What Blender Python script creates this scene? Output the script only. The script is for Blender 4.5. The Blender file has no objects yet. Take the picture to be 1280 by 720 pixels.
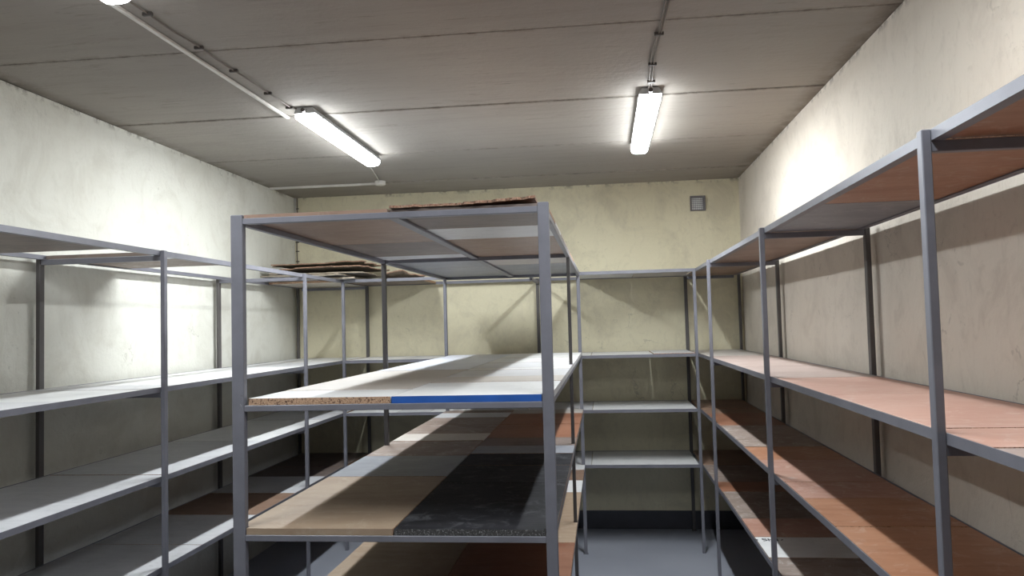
import bpy, bmesh, math, random
from mathutils import Vector, Matrix, noise
random.seed(7)
scene = bpy.context.scene
COL = scene.collection

# ------------------------------------------------------------------ materials
def new_mat(name):
    m = bpy.data.materials.new(name); m.use_nodes = True
    nt = m.node_tree; nt.nodes.clear()
    out = nt.nodes.new('ShaderNodeOutputMaterial')
    b = nt.nodes.new('ShaderNodeBsdfPrincipled')
    nt.links.new(b.outputs[0], out.inputs[0])
    return m, nt, b

class NT:
    """small helper to chain nodes"""
    def __init__(s, nt): s.nt = nt; s.n = nt.nodes; s.l = nt.links
    def coords(s, scale=(1, 1, 1), rand=False, world=False):
        if world:
            g = s.n.new('ShaderNodeNewGeometry'); v = g.outputs['Position']
        else:
            t = s.n.new('ShaderNodeTexCoord'); v = t.outputs['Object']
        if rand:
            oi = s.n.new('ShaderNodeObjectInfo')
            sc = s.n.new('ShaderNodeMath'); sc.operation = 'MULTIPLY'; sc.inputs[1].default_value = 37.0
            s.l.new(oi.outputs['Random'], sc.inputs[0])
            ad = s.n.new('ShaderNodeVectorMath'); ad.operation = 'ADD'
            s.l.new(v, ad.inputs[0]); s.l.new(sc.outputs[0], ad.inputs[1]); v = ad.outputs[0]
        mp = s.n.new('ShaderNodeMapping'); mp.inputs['Scale'].default_value = scale
        s.l.new(v, mp.inputs['Vector'])
        return mp.outputs[0]
    def noise(s, v, scale, detail=4, rough=.55, dist=0):
        n = s.n.new('ShaderNodeTexNoise'); n.inputs['Scale'].default_value = scale
        n.inputs['Detail'].default_value = detail; n.inputs['Roughness'].default_value = rough
        n.inputs['Distortion'].default_value = dist
        s.l.new(v, n.inputs['Vector']); return n.outputs['Fac']
    def ramp(s, f, a, b, lo=0., hi=1.):
        m = s.n.new('ShaderNodeMapRange'); m.clamp = True
        for i, x in zip((1, 2, 3, 4), (a, b, lo, hi)): m.inputs[i].default_value = x
        s.l.new(f, m.inputs[0]); return m.outputs[0]
    def mix(s, f, a, b, mode='MIX'):
        m = s.n.new('ShaderNodeMix'); m.data_type = 'RGBA'; m.blend_type = mode
        for sock, x in ((m.inputs[0], f), (m.inputs[6], a), (m.inputs[7], b)):
            if hasattr(x, 'is_linked'): s.l.new(x, sock)
            elif isinstance(x, (int, float)): sock.default_value = x
            else: sock.default_value = (*x, 1)
        return m.outputs[2]
    def math(s, op, a, b=0.):
        m = s.n.new('ShaderNodeMath'); m.operation = op
        for i, x in enumerate((a, b)):
            if hasattr(x, 'is_linked'): s.l.new(x, m.inputs[i])
            else: m.inputs[i].default_value = x
        return m.outputs[0]
    def bump(s, b, h, strength=.3, dist=.01):
        n = s.n.new('ShaderNodeBump'); n.inputs['Strength'].default_value = strength
        n.inputs['Distance'].default_value = dist
        s.l.new(h, n.inputs['Height']); s.l.new(n.outputs[0], b.inputs['Normal'])

def plaster(name, c, warm, stain, dirt=.35):
    m, nt, b = new_mat(name); k = NT(nt)
    v = k.coords(world=True)
    big = k.noise(v, .8, 5, .6)
    mid = k.noise(v, 3.2, 6, .65, .6)
    fine = k.noise(v, 22, 6, .7)
    vs = k.coords((5, 5, .9), world=True)
    streak = k.noise(vs, 1.4, 5, .7)
    col = k.mix(k.ramp(big, .35, .7), c, warm)
    col = k.mix(k.ramp(mid, .49, .66, 0, dirt), col, stain)
    col = k.mix(k.ramp(streak, .54, .74, 0, dirt * .45), col, stain)
    dab = k.noise(k.coords((7, 7, 4), world=True), 2.2, 5, .7, 1.5)
    col = k.mix(k.ramp(dab, .54, .68, 0, .28), col, stain)
    spk = k.ramp(k.noise(v, 14, 3, .8, 1.2), .62, .72, 0, .45)
    gate = k.ramp(k.noise(v, 1.1, 2), .5, .65)
    col = k.mix(k.math('MULTIPLY', spk, gate), col, tuple(x * .55 for x in stain))
    # hairline cracks, in places only
    ck = k.noise(v, 1.7, 5, .6, .3)
    line = k.ramp(k.math('ABSOLUTE', k.math('SUBTRACT', ck, .5)), .0012, .0045, 1, 0)
    cg = k.ramp(k.noise(v, 1.35, 1), .60, .66)
    col = k.mix(k.math('MULTIPLY', k.math('MULTIPLY', line, cg), .32), col, (.16, .14, .12))
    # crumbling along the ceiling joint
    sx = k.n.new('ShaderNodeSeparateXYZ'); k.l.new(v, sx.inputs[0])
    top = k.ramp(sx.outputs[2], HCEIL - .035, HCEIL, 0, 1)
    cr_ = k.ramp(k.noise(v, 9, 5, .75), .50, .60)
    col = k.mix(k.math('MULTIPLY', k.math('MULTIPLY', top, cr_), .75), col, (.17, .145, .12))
    k.l.new(col, b.inputs['Base Color'])
    b.inputs['Roughness'].default_value = .9
    h = k.math('ADD', k.math('MULTIPLY', mid, 1.5), k.math('ADD', k.math('MULTIPLY', fine, .4), k.math('MULTIPLY', dab, .5)))
    k.bump(b, h, .5, .014)
    return m

def concrete_ceiling():
    m, nt, b = new_mat('ceiling concrete'); k = NT(nt)
    v = k.coords(world=True)
    vs = k.coords((.55, 6, 1), world=True)
    st = k.noise(vs, 2.0, 6, .65, .3)
    st2 = k.noise(k.coords((1.2, 17, 1), world=True), 2.6, 4, .7)
    big = k.noise(v, .9, 4)
    col = k.mix(k.ramp(big, .3, .7), (.27, .247, .222), (.325, .30, .268))
    col = k.mix(k.ramp(st, .50, .72, 0, .4), col, (.225, .20, .178))
    col = k.mix(k.ramp(st2, .63, .71, 0, .6), col, (.17, .145, .125))
    # crumbling dirt along the joints between slabs (every 1.03 m)
    sx = k.n.new('ShaderNodeSeparateXYZ'); g = k.n.new('ShaderNodeNewGeometry')
    k.l.new(g.outputs['Position'], sx.inputs[0])
    fr = k.math('FRACT', k.math('DIVIDE', k.math('SUBTRACT', sx.outputs[1], SEAM0 - 10 * PITCH), PITCH))
    dd = k.math('MINIMUM', fr, k.math('SUBTRACT', 1., fr))
    near = k.ramp(dd, 0, .035, 1, 0)
    crumb = k.ramp(k.noise(v, 16, 5, .7), .45, .62)
    col = k.mix(k.math('MULTIPLY', k.math('MULTIPLY', near, crumb), .7), col, (.12, .10, .085))
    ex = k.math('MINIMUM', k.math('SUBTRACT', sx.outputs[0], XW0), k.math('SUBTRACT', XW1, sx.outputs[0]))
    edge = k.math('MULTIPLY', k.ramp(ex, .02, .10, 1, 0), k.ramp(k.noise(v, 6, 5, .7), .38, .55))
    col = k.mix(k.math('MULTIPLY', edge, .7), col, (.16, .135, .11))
    blot = k.math('MULTIPLY', k.ramp(k.noise(k.coords((.8, 3, 1), world=True), 5, 6, .75, .5), .58, .66), k.ramp(k.noise(v, .8, 2), .42, .6))
    col = k.mix(k.math('MULTIPLY', blot, .45), col, (.19, .165, .14))
    k.l.new(col, b.inputs['Base Color'])
    b.inputs['Roughness'].default_value = .85
    k.bump(b, k.math('ADD', st, k.noise(v, 30, 4)), .25, .01)
    return m

def floor_mat():
    m, nt, b = new_mat('grey floor paint'); k = NT(nt); v = k.coords(world=True)
    a = k.noise(v, 2, 5, .6); c = k.noise(v, 12, 5, .7)
    col = k.mix(k.ramp(a, .3, .7), (.27, .285, .335), (.34, .355, .405))
    col = k.mix(k.ramp(c, .62, .75, 0, .35), col, (.46, .46, .48))
    k.l.new(col, b.inputs['Base Color'])
    k.l.new(k.ramp(a, .3, .7, .32, .5), b.inputs['Roughness'])
    k.bump(b, c, .08, .005)
    return m

def paint(name, c, rough=.42, wear=.4):
    m, nt, b = new_mat(name); k = NT(nt); v = k.coords(rand=True)
    n = k.noise(v, 9, 5, .6); s = k.noise(v, 45, 3, .7)
    col = k.mix(k.ramp(n, .3, .7), tuple(x * .88 for x in c), tuple(min(1, x * 1.12) for x in c))
    col = k.mix(k.ramp(s, .70, .76, 0, wear), col, (.06, .045, .04))
    col = k.mix(k.ramp(k.noise(v, 31, 3, .7), .72, .77, 0, wear), col, (.5, .5, .52))
    k.l.new(col, b.inputs['Base Color'])
    b.inputs['Roughness'].default_value = rough
    k.bump(b, n, .1, .003)
    return m

def board(name, c1, c2, scuff, rough=.5, grain=.35, sc=.35, spec=.5):
    """laminated or bare board face: streaked along x, scuffed"""
    m, nt, b = new_mat(name); k = NT(nt)
    v = k.coords(rand=True); vs = k.coords((1.2, 9, 9), rand=True)
    a = k.noise(v, 3.2, 5, .6, .4); g = k.noise(vs, 3, 5, .65)
    d = k.noise(v, 13, 6, .75, .8)
    f = k.mix(.5, a, g)
    col = k.mix(k.ramp(f, .42, .58), c1, c2)
    col = k.mix(k.ramp(d, .53, .66, 0, sc), col, scuff)
    col = k.mix(k.ramp(g, .54, .70, 0, grain), col, tuple(x * .6 for x in c1))
    k.l.new(col, b.inputs['Base Color'])
    b.inputs['Roughness'].default_value = rough
    b.inputs['Specular IOR Level'].default_value = spec
    k.bump(b, d, .06, .004)
    return m

def chip_edge(name, a=(.34, .20, .12), c=(.54, .37, .25), d=(.09, .045, .03)):
    m, nt, b = new_mat(name); k = NT(nt); v = k.coords(rand=True)
    n = k.noise(v, 230, 3, .7); n2 = k.noise(v, 150, 3, .7)
    col = k.mix(k.ramp(n, .4, .6), a, c); col = k.mix(k.ramp(n2, .55, .62), col, d)
    k.l.new(col, b.inputs['Base Color']); b.inputs['Roughness'].default_value = .9
    k.bump(b, n, .4, .004)
    return m

def emit(name, c, s):
    m, nt, b = new_mat(name)
    b.inputs['Base Color'].default_value = (.9, .9, .9, 1)
    b.inputs['Emission Color'].default_value = (*c, 1); b.inputs['Emission Strength'].default_value = s
    b.inputs['Roughness'].default_value = .4
    return m

# ------------------------------------------------------------------ measured layout (metres)
HC = 1.72
XW0, XW1, YW0, YW1, HCEIL = -2.70, 1.158, -4.0, 6.69, 2.897
LF, LB, RF, RB = -2.036, -2.662, .689, 1.122          # fronts and backs of the wall racks
CL, CR = -1.207, -.180                                # central rack
YC0, YC1, YC2 = 2.500, 4.263, 5.965
YBF, YBB = 6.012, 6.645
T, M, S, L = 2.110, 1.473, 1.062, .650
SEAM0, PITCH = 3.081, 1.030

MT = {
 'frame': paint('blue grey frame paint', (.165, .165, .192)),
 'lowband': paint('dark slate band', (.045, .048, .062), .5, .2),
 'framedark': paint('dark brownish grey frame', (.085, .078, .078)),  # darker, browner tone for the rear and middle posts
 'lamphouse': paint('lamp housing grey', (.42, .43, .43), .5, .1),
 'pvc': paint('white plastic', (.62, .60, .56), .45, .05),
 'cable': paint('old brown cable', (.15, .125, .105), .6, .1),
 'darkclip': paint('dark clip', (.06, .05, .045), .6, .1),
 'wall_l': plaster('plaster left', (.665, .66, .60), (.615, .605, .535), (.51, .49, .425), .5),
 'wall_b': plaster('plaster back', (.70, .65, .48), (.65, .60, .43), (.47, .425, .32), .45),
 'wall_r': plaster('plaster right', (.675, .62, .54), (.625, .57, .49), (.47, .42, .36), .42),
 'ceiling': concrete_ceiling(), 'floor': floor_mat(),
 'white': board('white laminate', (.68, .68, .68), (.76, .76, .755), (.46, .45, .43), .42, .12, .25),
 'palegrey': board('pale grey laminate', (.56, .56, .58), (.65, .65, .665), (.35, .34, .34), .4, .15, .3),
 'bluewhite': board('bluish white laminate', (.58, .60, .68), (.66, .68, .75), (.48, .48, .52), .4, .1, .25),
 'cream': board('cream laminate', (.52, .475, .43), (.60, .555, .51), (.42, .37, .33), .45, .15, .25),
 'greige': board('greyish board', (.40, .365, .335), (.48, .445, .41), (.55, .52, .49), .5, .3, .4),
 'tan': board('tan chipboard', (.29, .205, .14), (.36, .27, .19), (.48, .41, .33), .5, .25, .3),
 'bluegrey': board('blue grey board', (.20, .21, .24), (.26, .27, .30), (.46, .46, .48), .45, .2, .35),
 'black': board('black stained board', (.010, .010, .012), (.028, .028, .033), (.17, .175, .19), .55, .2, .4, .12),
 'orange': board('orange brown board', (.32, .14, .072), (.42, .21, .12), (.52, .38, .30), .45, .3, .5),
 'redbrown': board('red brown board', (.22, .09, .05), (.30, .14, .085), (.36, .24, .18), .42, .35, .3),
 'pink': board('worn pinkish board', (.47, .265, .205), (.53, .33, .265), (.60, .48, .42), .5, .2, .45),
 'rose': board('worn rosy brown board', (.36, .185, .135), (.43, .25, .19), (.58, .46, .41), .5, .25, .55),
 'pinkgrey': board('worn greyish pink board', (.36, .275, .245), (.43, .34, .305), (.50, .44, .41), .5, .25, .5),
 'greywood': board('worn grey wood', (.20, .15, .125), (.31, .245, .21), (.48, .44, .41), .6, .5, .7),
 'brown': board('brown board', (.22, .135, .095), (.30, .195, .14), (.40, .31, .25), .45, .35, .35),
 'darkbrown': board('dark brown board', (.13, .10, .09), (.20, .155, .135), (.30, .25, .22), .5, .35, .3),
 'card': board('warped fibreboard', (.30, .25, .19), (.40, .34, .265), (.18, .145, .11), .75, .4, .5),
 'darkcard': board('dark warped fibreboard', (.16, .125, .095), (.26, .21, .165), (.40, .34, .27), .8, .4, .5),
 'chip': chip_edge('chipboard edge'),
 'blueedge': paint('blue edge band', (.025, .10, .38), .35, .15),
 'darkedge': chip_edge('dark edge', (.03, .03, .03), (.07, .065, .065), (.22, .22, .22)),
 'rough': chip_edge('broken rough edge', (.22, .10, .06), (.42, .28, .20), (.05, .03, .02)),
 'ink': paint('marker ink', (.03, .03, .04), .6, 0),
 'lamp': emit('fluorescent diffuser side', (.925, .975, 1.0), 26.0), 'lamp_dim': emit('older diffuser side', (.925, .975, 1.0), 11.0), 'lamptube_dim': emit('older diffuser bottom over the tubes', (.925, .975, 1.0), 105.0), 'lamptube': emit('fluorescent diffuser bottom over the tubes', (.925, .975, 1.0), 168.0),
 'steel': paint('galvanised mesh', (.15, .14, .145), .5, .3),
 'ventback': paint('pale duct', (.88, .88, .87), .6, .1),
}

# ------------------------------------------------------------------ builders
def tag(o, label=None, cat=None, group=None, kind=None):
    if label: o['label'] = label
    if cat: o['category'] = cat
    if group: o['group'] = group
    if kind: o['kind'] = kind
    return o

def empty(name, loc, label, cat, group=None):
    o = bpy.data.objects.new(name, None); o.location = loc; o.empty_display_size = .1
    COL.objects.link(o); return tag(o, label, cat, group)

def link(name, bm, mats, parent=None, smooth=False):
    """bm holds world coordinates; the object's origin goes to the bounds' centre"""
    bm.normal_update()
    lo = Vector([min(v.co[i] for v in bm.verts) for i in range(3)])
    hi = Vector([max(v.co[i] for v in bm.verts) for i in range(3)])
    c = (lo + hi) / 2
    bmesh.ops.translate(bm, verts=bm.verts, vec=-c)
    me = bpy.data.meshes.new(name); bm.to_mesh(me); bm.free()
    for m in (mats if isinstance(mats, (list, tuple)) else [mats]): me.materials.append(MT[m])
    if smooth:
        for p in me.polygons: p.use_smooth = True
    o = bpy.data.objects.new(name, me); COL.objects.link(o)
    o.location = c
    if parent:
        o.parent = parent
        q = parent; off = Vector((0, 0, 0))
        while q: off += Vector(q.location); q = q.parent
        o.location = c - off
    return o

def box(bm, x0, x1, y0, y1, z0, z1, mi=0, bevel=0):
    r = bmesh.ops.create_cube(bm, size=1)
    vs = r['verts']
    for v in vs:
        v.co = Vector((x0 if v.co.x < 0 else x1, y0 if v.co.y < 0 else y1, z0 if v.co.z < 0 else z1))
    fs = {f for v in vs for f in v.link_faces}
    for f in fs: f.material_index = mi
    if bevel:
        es = {e for v in vs for e in v.link_edges}
        bmesh.ops.bevel(bm, geom=list(es), offset=bevel, segments=1, affect='EDGES')
    return vs

def tube(bm, pts, r, n=8, mi=0):
    rings = []
    for i, p in enumerate(pts):
        p = Vector(p)
        d = (Vector(pts[min(i + 1, len(pts) - 1)]) - Vector(pts[max(i - 1, 0)])).normalized()
        a = d.cross(Vector((0, 0, 1)) if abs(d.z) < .9 else Vector((1, 0, 0))).normalized(); b = d.cross(a)
        rings.append([bm.verts.new(p + r * (math.cos(t) * a + math.sin(t) * b)) for t in [2 * math.pi * k / n for k in range(n)]])
    for A, B in zip(rings, rings[1:]):
        for k in range(n):
            bm.faces.new((A[k], A[(k + 1) % n], B[(k + 1) % n], B[k])).material_index = mi
    bm.faces.new(rings[0][::-1]); bm.faces.new(rings[-1])
    bmesh.ops.recalc_face_normals(bm, faces=bm.faces)

def post(parent, x, y, wx, wy, top=T, name='post', foot=.006, mat='frame'):
    """square tube upright with a small welded foot"""
    bm = bmesh.new()
    box(bm, x - wx / 2, x + wx / 2, y - wy / 2, y + wy / 2, .004, top, bevel=.002)
    f = foot
    box(bm, x - wx / 2 - f, x + wx / 2 + f, y - wy / 2 - f, y + wy / 2 + f, 0, .004)
    return link(name, bm, mat, parent)

AH = .024                                             # beam height
def angle_y(parent, x, y0, y1, z, inward, name='beam'):
    """angle iron along y: upright flange at x, flat flange at its foot pointing inward (+1/-1 in x)"""
    bm = bmesh.new(); t = .003
    box(bm, x - t / 2, x + t / 2, y0, y1, z - AH, z)
    a, b = sorted((x + inward * t / 2, x + inward * .026))
    box(bm, a, b, y0, y1, z - AH, z - AH + t)
    return link(name, bm, 'frame', parent)

def angle_x(parent, y, x0, x1, z, inward, name='beam'):
    bm = bmesh.new(); t = .003
    box(bm, x0, x1, y - t / 2, y + t / 2, z - AH, z)
    a, b = sorted((y + inward * t / 2, y + inward * .026))
    box(bm, x0, x1, a, b, z - AH, z - AH + t)
    return link(name, bm, 'frame', parent)

def bar(parent, x0, x1, y0, y1, z0, z1, name='crossbar'):
    bm = bmesh.new(); box(bm, x0, x1, y0, y1, z0, z1, bevel=.0015)
    return link(name, bm, 'frame', parent)

NOTE = {'blueedge': 'white shelf board with a blue front edge', 'black': 'black stained shelf board with pale scrapes',
        'tan': 'tan chipboard shelf board', 'orange': 'orange brown shelf board', 'rose': 'worn rosy brown shelf board', 'redbrown': 'red brown shelf board',
        'white': 'white laminated shelf board', 'bluewhite': 'bluish white shelf board', 'brown': 'brown shelf board',
        'darkbrown': 'dark brown shelf board', 'bluegrey': 'blue grey shelf board', 'pink': 'worn pinkish shelf board',
        'pinkgrey': 'worn greyish pink shelf board', 'palegrey': 'pale grey shelf board', 'greywood': 'worn grey wooden shelf board',
        'greige': 'greyish shelf board', 'cream': 'cream laminated shelf board'}
def shelf_board(parent, x0, x1, y0, y1, ztop, kind, th=.019, edge='chip', gap=.002, tilt=0.):
    bm = bmesh.new()
    j = lambda a: random.uniform(-a, a)
    box(bm, x0 + gap, x1 - gap, y0 + gap, y1 - gap, ztop - th, ztop, bevel=.0008)
    bm.normal_update()
    for f in bm.faces: f.material_index = 0 if abs(f.normal.z) > .5 else 1
    o = link('shelf_board', bm, [kind, edge], parent)
    k = 'blueedge' if edge == 'blueedge' else kind
    o['label'] = NOTE[k]
    return o

# ------------------------------------------------------------------ the room
def shell(name, mat, *a):
    bm = bmesh.new(); box(bm, *a); o = link(name, bm, mat); return tag(o, kind='structure')
shell('floor', 'floor', XW0 - .2, XW1 + .2, YW0 - .2, YW1 + .2, -.12, 0)
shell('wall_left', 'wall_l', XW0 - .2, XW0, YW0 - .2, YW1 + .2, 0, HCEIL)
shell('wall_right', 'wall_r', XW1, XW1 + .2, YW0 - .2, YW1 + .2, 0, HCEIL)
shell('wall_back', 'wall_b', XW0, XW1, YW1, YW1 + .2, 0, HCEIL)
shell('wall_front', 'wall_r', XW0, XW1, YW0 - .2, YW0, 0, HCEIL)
bm = bmesh.new(); box(bm, XW0, XW1, YW1 - .008, YW1 + .01, 0, .15, bevel=.003); tag(link('low_band_back', bm, 'lowband'), kind='structure')  # low dark slate strip along the foot of the back wall
bm = bmesh.new()                                       # precast slabs laid side by side, open joints between them
ys = [SEAM0 + PITCH * i for i in range(-7, 5)]
for i, (a, b) in enumerate(zip(ys, ys[1:])):
    dz = [0, .002, .004, .001, .003][i % 5]
    box(bm, XW0 - .2, XW1 + .2, max(a, YW0 - .2) + .005, min(b, YW1 + .2) - .005, HCEIL + dz, HCEIL + .15, bevel=.004)
box(bm, XW0 - .2, XW1 + .2, YW0 - .2, YW1 + .2, HCEIL + .02, HCEIL + .2)
tag(link('ceiling', bm, 'ceiling'), kind='structure')

# ------------------------------------------------------------------ wall racks
WX, WY = .020, .027                                    # slim tube of the wall racks
def wall_rack(root, xf, xb, yposts, yend, skip_last_front, levels, boards, end_y):
    inn = 1 if xf < xb else -1                         # from the front edge towards the wall
    for i, y in enumerate(yposts):
        post(root, xf, y, WX, WY)
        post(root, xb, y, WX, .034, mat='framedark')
    y0, y1 = yposts[0] - WY / 2, end_y - .017
    for z in levels:
        angle_y(root, xf + inn * (WX / 2 + .0015), y0, y1, z, inn)
        angle_y(root, xb - inn * (WX / 2 + .0015), y0, y1, z, -inn)
        for y in yposts:
            a, b = sorted((xf + inn * WX / 2, xb - inn * WX / 2))
            bar(root, a, b, y - .011, y + .011, z - AH - .024, z - AH)
        a, b = sorted((xf + inn * (WX / 2 + .0035), xb - inn * (WX / 2 + .0035)))
        for ya, yb, kind in boards[z]:
            if ya < YBF - .017: rack_board(root, a, b, ya, min(yb, YBF - .018), z, kind)
            if yb > YBF: CORNER.append((a, b, max(ya, YBF - .012), yb, z, kind))

def rack_board(root, xa, xb, ya, yb, z, kind):
    g = random.uniform(.0018, .0052)
    return shelf_board(root, xa, xb, ya, yb, z - random.uniform(.0002, .0022), kind, .0185, EDGE.get(kind, 'chip'), g)

EDGE = {'bluewhite': 'greywood', 'greywood': 'greywood'}
CORNER = []
def runs(ys, kinds):
    return [(a, b, k) for a, b, k in zip(ys, ys[1:], kinds) if k]
YE = 6.662
# right-hand rack
rr = empty('shelving_rack', (RF, 3.3, 0), 'long grey steel rack with orange brown boards along the right wall', 'shelving rack')
wall_rack(rr, RF, RB, [.015, 1.744, 3.473, 5.203], None, True, [T, M, S, L], {
 T: runs([.03, .9, 1.75, 2.67, 3.47, 4.15, 5.2, YE], ['orange', 'orange', 'orange', 'bluegrey', 'brown', 'brown', 'brown']),
 M: runs([.03, .9, 1.55, 1.81, 2.6, 3.36, 3.80, 4.2, 4.93, 5.5, 6.1, YE], ['pink', 'pinkgrey', 'pink', 'pink', 'pink', 'pinkgrey', 'pinkgrey', 'pinkgrey', 'pinkgrey', 'greige', 'greige']),
 S: runs([.03, 1.2, 2.03, 2.6, 3.0, 3.30, 3.81, 4.2, 5.04, 5.69, YE], ['orange', 'orange', 'orange', 'orange', 'rose', 'rose', 'orange', 'greywood', 'redbrown', 'brown']),
 L: runs([.03, 1.5, 2.6, 3.42, 3.68, 4.023, 4.39, 5.07, 5.37, 6.0, YE], ['brown', 'redbrown', 'rose', 'greywood', 'white', 'rose', 'greywood', 'redbrown', 'greywood', 'brown']),
}, YBF)
# left-hand rack
lr = empty('shelving_rack', (LF, 4.2, 0), 'long grey steel rack with pale grey boards along the left wall', 'shelving rack')
wall_rack(lr, LF, LB, [1.705, 3.457, 5.209], None, True, [T, M, S, L], {
 T: runs([1.72, 2.9, 3.16, 3.47, 3.66, 4.12, 6.0, YE], ['darkbrown', 'darkbrown', None, 'bluewhite', 'greywood', None, 'cream']),
 M: runs([1.72, 2.79, 3.34, 3.62, 4.4, 5.2, 5.8, YE], ['palegrey', 'white', 'palegrey', 'white', 'white', 'palegrey', 'white']),
 S: runs([1.72, 2.92, 3.50, 4.57, 4.70, 5.6, YE], ['palegrey', 'palegrey', 'palegrey', 'white', 'white', 'palegrey']),
 L: runs([1.72, 2.9, 3.82, 4.45, 5.03, 5.60, YE], ['palegrey', 'palegrey', 'palegrey', 'brown', 'palegrey', 'darkbrown']),
}, YBF)

# handwriting on the white board of the right rack's lowest shelf
wb = [o for o in rr.children if o.name.startswith('shelf_board') and o.data.materials[0] == MT['white']][0]
wb['label'] = 'white shelf board with dark marker writing near its front'
bm = bmesh.new()
def stroke(pts, x0=.735, y0=3.945, s=.045):
    P = [(x0 + s * u, y0 + s * .9 * v) for u, v in pts]
    for (a, b), (c, d) in zip(P, P[1:]):
        dv = Vector((c - a, d - b, 0)); nrm = Vector((-dv.y, dv.x, 0)).normalized() * .0028
        q = [Vector((a, b, 0)) + nrm, Vector((c, d, 0)) + nrm, Vector((c, d, 0)) - nrm, Vector((a, b, 0)) - nrm]
        lo = [bm.verts.new((*p.xy, L - .0005)) for p in q]; hi = [bm.verts.new((*p.xy, L + .0004)) for p in q]
        bm.faces.new(hi); bm.faces.new(lo[::-1])
        for i in range(4): bm.faces.new((lo[i], lo[(i + 1) % 4], hi[(i + 1) % 4], hi[i]))
stroke([(-.75, .3), (-.55, .7)]); stroke([(-.75, .7), (-.55, .3)])
stroke([(.45, 1), (0, 1), (0, .55), (.35, .55), (.4, .2), (0, 0)])
stroke([(.6, 0), (.6, 1), (.95, .4), (1.2, 1), (1.2, 0)])
stroke([(1.5, 0), (1.5, .9)]); stroke([(1.9, .3), (2.1, .7)])
bmesh.ops.recalc_face_normals(bm, faces=bm.faces)
link('handwriting', bm, 'ink', wb)

# ------------------------------------------------------------------ back rack, between the two wall racks
br = empty('shelving_rack', ((LF + RF) / 2, YBB, 0), 'grey steel rack standing across the back wall with pale shelves', 'shelving rack')
for x in (LF, RF): post(br, x, YBF, .022, .027, foot=0)
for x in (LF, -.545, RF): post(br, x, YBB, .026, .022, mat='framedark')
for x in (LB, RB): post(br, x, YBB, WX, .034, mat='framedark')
for c in CORNER: rack_board(br, *c)
XM = -.545
for z in (T, M, S, L):
    y0 = YBF - .0115
    angle_x(br, y0, LF + .011, RF - .011, z, 1)
    for a, b in ((LF + .013, XM - .013), (XM + .013, RF - .013)): angle_x(br, YBB + .009, a, b, z, -1)
    angle_y(br, LB + WX / 2 + .0015, YBF - .012, YBB + .017, z, 1); angle_y(br, RB - WX / 2 - .0015, YBF - .012, YBB + .017, z, -1)
    bar(br, LB + .040, LF - .014, YBB - .012, YBB + .012, z - AH - .024, z - AH)
    bar(br, RF + .014, RB - .040, YBB - .012, YBB + .012, z - AH - .024, z - AH)
    for x in (LF, RF): bar(br, x - .01, x + .01, YBF + .0135, YBB - .011, z - AH - .002, z - .022)
    bar(br, XM - .01, XM + .01, YBF + .016, YBB - .011, z - AH - .024, z - AH)
def brun(z, xs, kinds, up=0):
    for a, b, k in zip(xs, xs[1:], kinds):
        if k: shelf_board(br, a, b, YBF - .008, YBB - .013, z - .0005 + up, k, .0185)
XA, XB = LF + .0135, RF - .0135
brun(T, [-.2, .25, XB], ['palegrey', 'greige'])
brun(T, [XA, -1.72, -1.42], ['darkbrown', 'darkbrown'])
brun(M, [XA, -1.6, -1.2, -.6, -.1, .37], ['white', 'palegrey', 'white', 'white', 'white'])
brun(M, [.37, XB], ['palegrey'], .006)
brun(S, [XA, -1.62, -1.36, -1.1, -.6, -.1, XB], ['white', 'palegrey', 'white', 'palegrey', 'palegrey', 'white'])
brun(L, [XA, -1.2, -.6, -.12, XB], ['bluegrey', 'palegrey', 'palegrey', 'white'])

# ------------------------------------------------------------------ central rack
cr = empty('shelving_rack', ((CL + CR) / 2, 4.2, 0), 'free standing double grey steel rack in the middle with mixed boards', 'shelving rack')
post(cr, CL, YC0, .042, .026); post(cr, CR, YC0, .036, .026)
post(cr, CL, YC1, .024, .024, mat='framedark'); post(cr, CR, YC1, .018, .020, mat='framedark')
post(cr, CL, YC2, .024, .024); post(cr, CR, YC2, .026, .024)
CB = .020
XMID = -.690
for z0 in (T - .012, 1.476, 1.054, .640):
    for x in (CL + (.050 if z0 == 1.476 else 0), CR):
        for a, b in ((YC0 + .013, YC1 - .012), (YC1 + .012, YC2 - .012)): bar(cr, x - .010, x + .010, a, b, z0 - CB, z0, 'beam')
    for y, w in ((YC0, .012), (YC1, .011), (YC2, .011)):
        bar(cr, CL + .021 if y == YC0 else CL + .012, CR - .018 if y == YC0 else CR - .013, y - w, y + w, z0 - CB, z0, 'beam')
    for a, b in ((YC0 + .012, YC1 - .011), (YC1 + .011, YC2 - .011)): bar(cr, XMID - .018, XMID + .018, a, b, z0 - .012, z0, 'beam')
CPOST = [(CL, YC0, .021, .013), (CR, YC0, .018, .013), (CL, YC1, .012, .012), (CR, YC1, .009, .010), (CL, YC2, .012, .012), (CR, YC2, .013, .012)]
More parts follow.
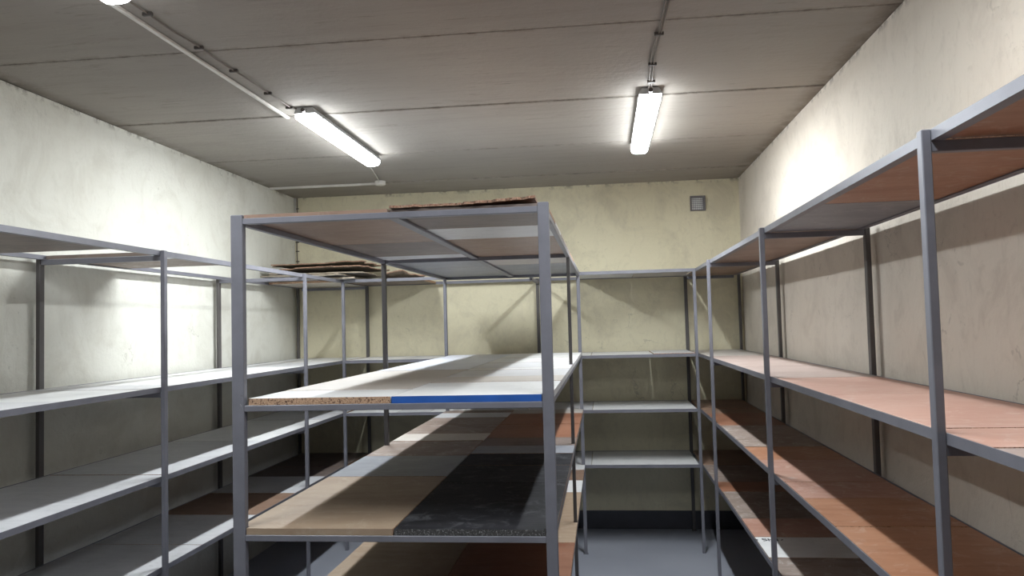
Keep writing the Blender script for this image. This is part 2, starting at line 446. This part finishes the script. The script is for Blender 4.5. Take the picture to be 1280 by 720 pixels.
def notched_board(root, x0, x1, y0, y1, z0, z1, kind, edge, posts, clear=.003):
    """one shelf board with small notches where uprights stand in its edge"""
    R_ = [(px - hx - clear, px + hx + clear, py - hy - clear, py + hy + clear) for px, py, hx, hy in posts]
    R_ = [r for r in R_ if r[0] < x1 and r[1] > x0 and r[2] < y1 and r[3] > y0]
    xs = sorted({x0, x1, *[v for r in R_ for v in r[:2] if x0 < v < x1]})
    ys_ = sorted({y0, y1, *[v for r in R_ for v in r[2:] if y0 < v < y1]})
    bm = bmesh.new(); V = {}
    def vert(i, j, k):
        if (i, j, k) not in V: V[i, j, k] = bm.verts.new((xs[i], ys_[j], z1 if k else z0))
        return V[i, j, k]
    def solid(i, j):
        if not (0 <= i < len(xs) - 1 and 0 <= j < len(ys_) - 1): return False
        mx, my = (xs[i] + xs[i + 1]) / 2, (ys_[j] + ys_[j + 1]) / 2
        return not any(r[0] < mx < r[1] and r[2] < my < r[3] for r in R_)
    for i in range(len(xs) - 1):
        for j in range(len(ys_) - 1):
            if not solid(i, j): continue
            bm.faces.new([vert(i, j, 1), vert(i + 1, j, 1), vert(i + 1, j + 1, 1), vert(i, j + 1, 1)]).material_index = 0
            bm.faces.new([vert(i, j + 1, 0), vert(i + 1, j + 1, 0), vert(i + 1, j, 0), vert(i, j, 0)]).material_index = 0
            for di, dj, p, q in ((-1, 0, (i, j + 1), (i, j)), (1, 0, (i + 1, j), (i + 1, j + 1)), (0, -1, (i, j), (i + 1, j)), (0, 1, (i + 1, j + 1), (i, j + 1))):
                if not solid(i + di, j + dj):
                    f = bm.faces.new([vert(*p, 0), vert(*q, 0), vert(*q, 1), vert(*p, 1)])
                    f.material_index = 1 if dj == -1 else 2
    bmesh.ops.recalc_face_normals(bm, faces=bm.faces)
    o = link('shelf_board', bm, [kind, edge, SIDE.get(kind, 'chip')], root)
    o['label'] = NOTE['blueedge' if edge == 'blueedge' else kind]
    return o
SIDE = {'white': 'palegrey', 'cream': 'palegrey', 'palegrey': 'palegrey', 'bluewhite': 'palegrey', 'black': 'greywood', 'bluegrey': 'bluegrey', 'orange': 'greywood', 'brown': 'greywood'}
def crun(z0, col, ys, kinds, th=.020, edges=None, xl=CL - .010):
    xa, xb = (xl, XMID - .002) if col == 0 else (XMID + .002, CR + .0105)
    for i, (a, b, k) in enumerate(zip(ys, ys[1:], kinds)):
        g = random.uniform(.0014, .004); dz = random.uniform(0, .0015)
        if k: notched_board(cr, xa, xb, a + g, b - g, z0 + .0005, z0 + th - dz, k, (edges or {}).get(i, 'chip'), CPOST)
y0, ym, ye = YC0 - .011, YC1, YC2 + .0
crun(T - .012, 0, [y0, 3.40, 4.05, 4.255, 5.0, ye], ['brown', 'darkbrown', 'palegrey', 'bluegrey', 'bluegrey'], .012, {0: 'brown'})
crun(T - .012, 1, [y0 + .02, 2.98, 3.37, 3.8, 4.255, 4.9, ye], ['darkbrown', 'palegrey', 'brown', 'brown', 'greige', 'bluegrey'], .012, {0: 'darkbrown'})
crun(1.476, 0, [y0, 2.79, 3.955, 5.3, ye], ['white', 'cream', 'bluewhite', 'bluewhite'], .024, xl=-1.172)
crun(1.476, 1, [y0, 3.07, 3.38, 3.90, 4.04, 4.6, 5.2, ye], ['white', 'cream', 'palegrey', 'white', 'palegrey', 'white', 'white'], .024, edges={0: 'blueedge'})
crun(1.054, 0, [y0, 2.82, 3.36, 3.90, 4.40, 4.70, 5.1, 5.50, 5.8, ye], ['tan', 'tan', 'bluegrey', 'greywood', 'cream', 'greywood', 'greywood', 'palegrey', 'greywood'], .022, edges={0: 'tan'})
crun(1.054, 1, [y0, 3.22, 3.62, 3.95, 4.20, 4.5, 5.1, 5.7, ye], ['black', 'black', 'black', 'bluegrey', 'darkbrown', 'redbrown', 'redbrown', 'greige'], .022, edges={0: 'darkedge', 1: 'darkedge'})
crun(.640, 0, [y0, 3.0, 3.86, 4.6, 5.3, ye], ['tan', 'tan', 'palegrey', 'greige', 'greige'], .020)
crun(.640, 1, [y0, 3.2, 3.86, 5.0, 5.38, 5.75, ye], ['redbrown', 'redbrown', 'tan', 'white', 'brown', 'white'], .020)

# ------------------------------------------------------------------ loose sheets lying on the racks
def sheet(name, cx, cy, z, w, d, rz, kind, label, group, th=.006, warp=.012, seed=0, edge='rough', tilt=(0, 0), cat='board', ragged=.02):
    nx, ny = 26, 18
    rnd = random.Random(seed)
    bm = bmesh.new()
    ca, sa = math.cos(rz), math.sin(rz)
    def pt(i, j, k):
        u, v = i / (nx - 1) - .5, j / (ny - 1) - .5
        x, y = u * w, v * d
        e = max(abs(u), abs(v)) * 2
        if e > .99:
            n1 = noise.noise(Vector((u * 9 + seed, v * 9, seed * 1.7))); n2 = noise.noise(Vector((u * 23 + seed, v * 23, 5.)))
            s = 1 + (n1 * ragged + n2 * ragged * .6) / max(w, d) * 2
            x *= s; y *= s
        h = warp * (.5 + .5 * noise.noise(Vector((u * 1.6 + seed * 3.1, v * 1.8, seed)))) * (.35 + 1.3 * e * e) * .6 + warp * .12 * noise.noise(Vector((u * 7, v * 7, seed)))
        h = max(h, 0) + tilt[0] * (u + .5) + tilt[1] * (v + .5)
        return Vector((cx + ca * x - sa * y, cy + sa * x + ca * y, z + h + (th if k else 0)))
    V = [[[bm.verts.new(pt(i, j, k)) for k in (0, 1)] for j in range(ny)] for i in range(nx)]
    for i in range(nx - 1):
        for j in range(ny - 1):
            bm.faces.new((V[i][j][1], V[i + 1][j][1], V[i + 1][j + 1][1], V[i][j + 1][1]))
            bm.faces.new((V[i][j + 1][0], V[i + 1][j + 1][0], V[i + 1][j][0], V[i][j][0]))
    def side(a, b): bm.faces.new((a[0], b[0], b[1], a[1])).material_index = 1
    for i in range(nx - 1): side(V[i][0], V[i + 1][0]); side(V[i + 1][ny - 1], V[i][ny - 1])
    for j in range(ny - 1): side(V[0][j + 1], V[0][j]); side(V[nx - 1][j], V[nx - 1][j + 1])
    bmesh.ops.recalc_face_normals(bm, faces=bm.faces)
    return tag(link(name, bm, [kind, edge]), label, cat, group)

G1 = 'warped sheets piled on the left back corner'
zt = T + .001
sheet('warped_sheet', -2.29, 6.27, zt, .70, .70, .05, 'palegrey', 'pale grey sheet at the bottom of the warped pile in the back left corner', G1, .012, .010, 1, 'card')
sheet('warped_sheet', -2.31, 6.22, zt + .022, .66, .76, -.06, 'greige', 'greyish sheet second from the bottom of the corner pile', G1, .008, .014, 2, 'card')
sheet('warped_sheet', -2.25, 6.26, zt + .042, .76, .68, .12, 'cream', 'pale cream sheet in the middle of the corner pile', G1, .008, .016, 3, 'card', ragged=.04)
sheet('warped_sheet', -2.24, 6.26, zt + .078, .80, .66, -.10, 'darkcard', 'dark ragged sheet lying just under the topmost sheet of the corner pile', G1, .008, .018, 4, 'rough', (.01, 0), ragged=.06)
sheet('warped_sheet', -2.25, 6.28, zt + .116, .74, .62, .02, 'card', 'brown curled sheet lying topmost on the corner pile', G1, .007, .020, 5, 'rough', (.012, 0), ragged=.07)
sheet('offcut_board', -1.62, 6.34, zt, .34, .40, .35, 'card', 'thin brown offcut lying on the back rack right of the corner pile', None, .008, .075, 8, 'rough')
G2 = 'worn sheets on top of the central rack'
zc = T + .0015
sheet('worn_plywood', -.565, 2.80, zc, .24, .60, .0, 'brown', 'split brown plywood strip on the central rack top, left of the other worn strip', G2, .008, .003, 11, 'rough', (0, .004), ragged=.02)
sheet('worn_plywood', -.325, 2.80, zc, .235, .60, .0, 'redbrown', 'split reddish plywood strip on the central rack top, beside the right front post', G2, .008, .003, 12, 'rough', (.012, .0), ragged=.02)

# ------------------------------------------------------------------ ceiling lamps
def lamp(x, y0, y1, label, dim=''):
    root = empty('ceiling_lamp', (x, (y0 + y1) / 2, HCEIL), label, 'ceiling lamp', 'fluorescent batten lamps on the ceiling')
    bm = bmesh.new()                                  # grey tray with sloping sides
    prof = [(-.042, 0), (.042, 0), (.057, -.024), (.057, -.033), (-.057, -.033), (-.057, -.024)]
    def extr(bm, prof, a, b, mi=0, inset=0):
        A = [bm.verts.new((x + p, a, HCEIL + q)) for p, q in prof]; B = [bm.verts.new((x + p, b, HCEIL + q)) for p, q in prof]
        n = len(prof)
        for i in range(n): bm.faces.new((A[i], A[(i + 1) % n], B[(i + 1) % n], B[i])).material_index = mi
        bm.faces.new(A[::-1]).material_index = mi; bm.faces.new(B).material_index = mi
        bmesh.ops.recalc_face_normals(bm, faces=bm.faces)
    extr(bm, prof, y0, y1)
    link('housing', bm, 'lamphouse', root)
    bm = bmesh.new()
    r = [(.054, -.0335), (.054, -.046), (.049, -.060), (.038, -.068), (.020, -.071)]
    prof = r + [(-p, q) for p, q in r[::-1]]
    extr(bm, prof, y0 + .006, y1 - .006)
    bm.faces.ensure_lookup_table(); bm.normal_update()
    for f in bm.faces:
        if f.normal.z < -.99 and f.calc_center_median().z < HCEIL - .068: f.material_index = 1
    link('diffuser', bm, ['lamp' + dim, 'lamptube' + dim], root)
    for k in range(5):
        yy = y0 + .1 + k * (y1 - y0 - .2) / 4
        for s in (-1, 1):
            bm = bmesh.new(); box(bm, x + s * .0590 - .0018, x + s * .0590 + .0018, yy - .009, yy + .009, HCEIL - .042, HCEIL - .020, bevel=.001)
            link('clip', bm, 'lamphouse', root)
    bm = bmesh.new(); tube(bm, [(x, y0 - .03, HCEIL - .022), (x, y0 + .001, HCEIL - .022)], .011, 10)
    link('cable_gland', bm, 'darkclip', root)
    return root
XLL, XLR = -1.533, .272
lamp(XLL, 3.95, 5.18, 'white fluorescent batten lamp above the left side of the central rack')
lamp(XLR, 3.96, 5.21, 'white fluorescent batten lamp on the ceiling right of the central rack')
lamp(XLL - .05, 1.17, 2.42, 'white fluorescent batten lamp cut off at the top left of the photo', '_dim')
lamp(XLR, 1.0, 2.24, 'white fluorescent batten lamp above the viewer, just outside the top of the photo', '_dim')

# ------------------------------------------------------------------ ceiling cables, conduits, box
bm = bmesh.new(); box(bm, -1.702, -1.684, 2.44, 4.12, HCEIL - .012, HCEIL + .001, bevel=.002); 
tag(link('ceiling_cable_duct', bm, 'pvc'), 'straight white plastic cable duct on the ceiling leading to the left lamp', 'cable duct')
def cable(pts, label, r=.0045, clips=(), double=0., wig=.004, cat='cable', mat='cable', hang='c'):
    root = empty('ceiling_cable' if hang == 'c' else 'surface_mounted_cable', pts[0], label, cat)
    for k in ((0,) if not double else (-1, 1)):
        P = []
        for (a, b) in zip(pts, pts[1:]):
            a, b = Vector(a), Vector(b)
            for i in range(14):
                t = i / 14; p = a.lerp(b, t)
                w = wig * noise.noise(Vector((p.y * 3.1 + p.z * 4 + k * 5, k * 3.3, 1)))
                P.append(p + Vector((k * double + w, 0, 0)))
        P.append(Vector(pts[-1]) + Vector((k * double, 0, 0)))
        bm = bmesh.new(); tube(bm, P, r, 7); link('wire', bm, mat, root, True)
    for c in clips:
        bm = bmesh.new()
        if hang == 'c': box(bm, c[0] - .022, c[0] + .016, c[1] - .006, c[1] + .006, HCEIL - .013, HCEIL - .0005, bevel=.001)
        else: box(bm, c[0] - .014, c[0] + .016, YW1 - .012, YW1 - .0005, c[2] - .004, c[2] + .004, bevel=.001)
        link('cable_clip', bm, 'darkclip', root)
    return root
zc2 = HCEIL - .0055
cable([(-1.625, 2.40, zc2), (-1.619, 2.65, zc2), (-1.628, 2.84, zc2), (-1.612, 3.01, zc2), (-1.609, 3.32, zc2), (-1.604, 3.67, zc2), (-1.60, 3.93, zc2), (-1.57, 3.96, zc2)],
      'thin dark brown cable clipped to the ceiling beside the white duct', clips=[(-1.619, 2.655), (-1.612, 3.01), (-1.609, 3.31), (-1.604, 3.66), (-1.601, 3.92)], wig=.008, r=.0035)
cable([(.285, 2.25, zc2), (.272, 2.9, zc2), (.258, 3.39, zc2), (.262, 3.7, zc2), (.270, 3.955, zc2)],
      'wavy twin cable clipped to the ceiling leading to the right lamp', r=.004, double=.008, clips=[(.278, 2.85), (.265, 3.2), (.262, 3.58), (.272, 3.84)], wig=.010)
cable([(-1.60, 5.13, zc2), (-1.66, 5.6, zc2), (-1.74, 6.06, zc2)], 'thin pale cable from the left lamp to the round ceiling box', r=.004, mat='pvc', wig=.003)
bm = bmesh.new(); box(bm, XW0 + .002, -1.80, 6.150, 6.170, HCEIL - .014, HCEIL + .004, bevel=.002)
tag(link('ceiling_conduit', bm, 'pvc'), 'thin pale conduit across the ceiling from the left wall to the ceiling box', 'cable duct')
bx = empty('ceiling_junction_box', (-1.745, 6.10, HCEIL), 'small round white junction box on the ceiling beyond the left lamp', 'junction box')
def disc(bm, x, y, z0, z1, r0, r1, n=20):
    A = [bm.verts.new((x + r0 * math.cos(6.28318 * k / n), y + r0 * math.sin(6.28318 * k / n), z0)) for k in range(n)]
    B = [bm.verts.new((x + r1 * math.cos(6.28318 * k / n), y + r1 * math.sin(6.28318 * k / n), z1)) for k in range(n)]
    for k in range(n): bm.faces.new((A[k], A[(k + 1) % n], B[(k + 1) % n], B[k]))
    bm.faces.new(A[::-1]); bm.faces.new(B); bmesh.ops.recalc_face_normals(bm, faces=bm.faces)
bm = bmesh.new(); disc(bm, -1.745, 6.10, HCEIL + .004, HCEIL - .022, .042, .042); link('box', bm, 'pvc', bx)
bm = bmesh.new(); disc(bm, -1.745, 6.10, HCEIL - .022, HCEIL - .030, .045, .036); link('lid', bm, 'pvc', bx)

# corner cable
cable([(XW0 + .028, YW1 - .006, HCEIL - .003), (XW0 + .022, YW1 - .006, 2.5), (XW0 + .024, YW1 - .006, 2.135)],
      'thin dark cable clipped down the back left corner of the walls', r=.005, hang='w', wig=.008,
      clips=[(XW0 + .024, 0, z) for z in (2.80, 2.63, 2.50, 2.42, 2.33, 2.22)])
bm = bmesh.new(); tube(bm, [(XW0 + .010, YW1 - .009, HCEIL - .002), (XW0 + .010, YW1 - .009, 2.60)], .008, 10)
tag(link('surface_mounted_tube', bm, 'pvc', None, True), 'short white tube in the top of the back left corner', 'cable duct')

# ------------------------------------------------------------------ vent grille
VX0, VX1, VZ0, VZ1 = .755, .880, 2.635, 2.760
vt = empty('vent_grille', ((VX0 + VX1) / 2, YW1, (VZ0 + VZ1) / 2), 'small square metal mesh vent grille high on the back wall', 'vent')
bm = bmesh.new(); fw_ = .016; yv0, yv1 = YW1 - .022, YW1 + .002
box(bm, VX0, VX1, yv0, yv1, VZ1 - fw_, VZ1); box(bm, VX0, VX1, yv0, yv1, VZ0, VZ0 + fw_ * .6)
box(bm, VX0, VX0 + fw_ * .7, yv0, yv1, VZ0 + fw_ * .6, VZ1 - fw_); box(bm, VX1 - fw_ * 1.4, VX1, yv0, yv1, VZ0 + fw_ * .6, VZ1 - fw_)
link('frame', bm, 'steel', vt)
bm = bmesh.new(); n = 6
for k in range(1, n):
    a = VX0 + .011 + (VX1 - VX0 - .033) * k / n; c = VZ0 + .0096 + (VZ1 - VZ0 - .0256) * k / n
    box(bm, a - .0014, a + .0014, yv0 + .004, yv0 + .007, VZ0 + .008, VZ1 - .014)
    box(bm, VX0 + .010, VX1 - .020, yv0 + .0035, yv0 + .0065, c - .0014, c + .0014)
link('mesh_screen', bm, 'steel', vt)
bm = bmesh.new(); box(bm, VX0 + .010, VX1 - .020, YW1 - .006, YW1 + .001, VZ0 + .009, VZ1 - .015); link('back_plate', bm, 'ventback', vt)

# ------------------------------------------------------------------ camera
cd = bpy.data.cameras.new('camera'); cam = bpy.data.objects.new('camera', cd); COL.objects.link(cam)
cd.sensor_width = 36; cd.lens = 981.34 / 1280 * 36; cd.clip_start = .02
yaw, pit, rol = .1144, .0469, -.0256
fw = Vector((-math.sin(yaw) * math.cos(pit), math.cos(yaw) * math.cos(pit), math.sin(pit)))
rt = Vector((math.cos(yaw), math.sin(yaw), 0)); up = rt.cross(fw)
R = math.cos(rol) * rt + math.sin(rol) * up; U = -math.sin(rol) * rt + math.cos(rol) * up
mw = Matrix((( R.x, U.x, -fw.x, 0), (R.y, U.y, -fw.y, 0), (R.z, U.z, -fw.z, HC), (0, 0, 0, 1)))
cam.matrix_world = mw
scene.camera = cam

# ------------------------------------------------------------------ light and view
w = bpy.data.worlds.new('world'); scene.world = w; w.use_nodes = True
w.node_tree.nodes['Background'].inputs[0].default_value = (0, 0, 0, 1)
w.node_tree.nodes['Background'].inputs[1].default_value = 0
vs = scene.view_settings
vs.view_transform = 'Standard'; vs.look = 'None'; vs.gamma = 1; vs.use_curve_mapping = False
vs.exposure = 0.74
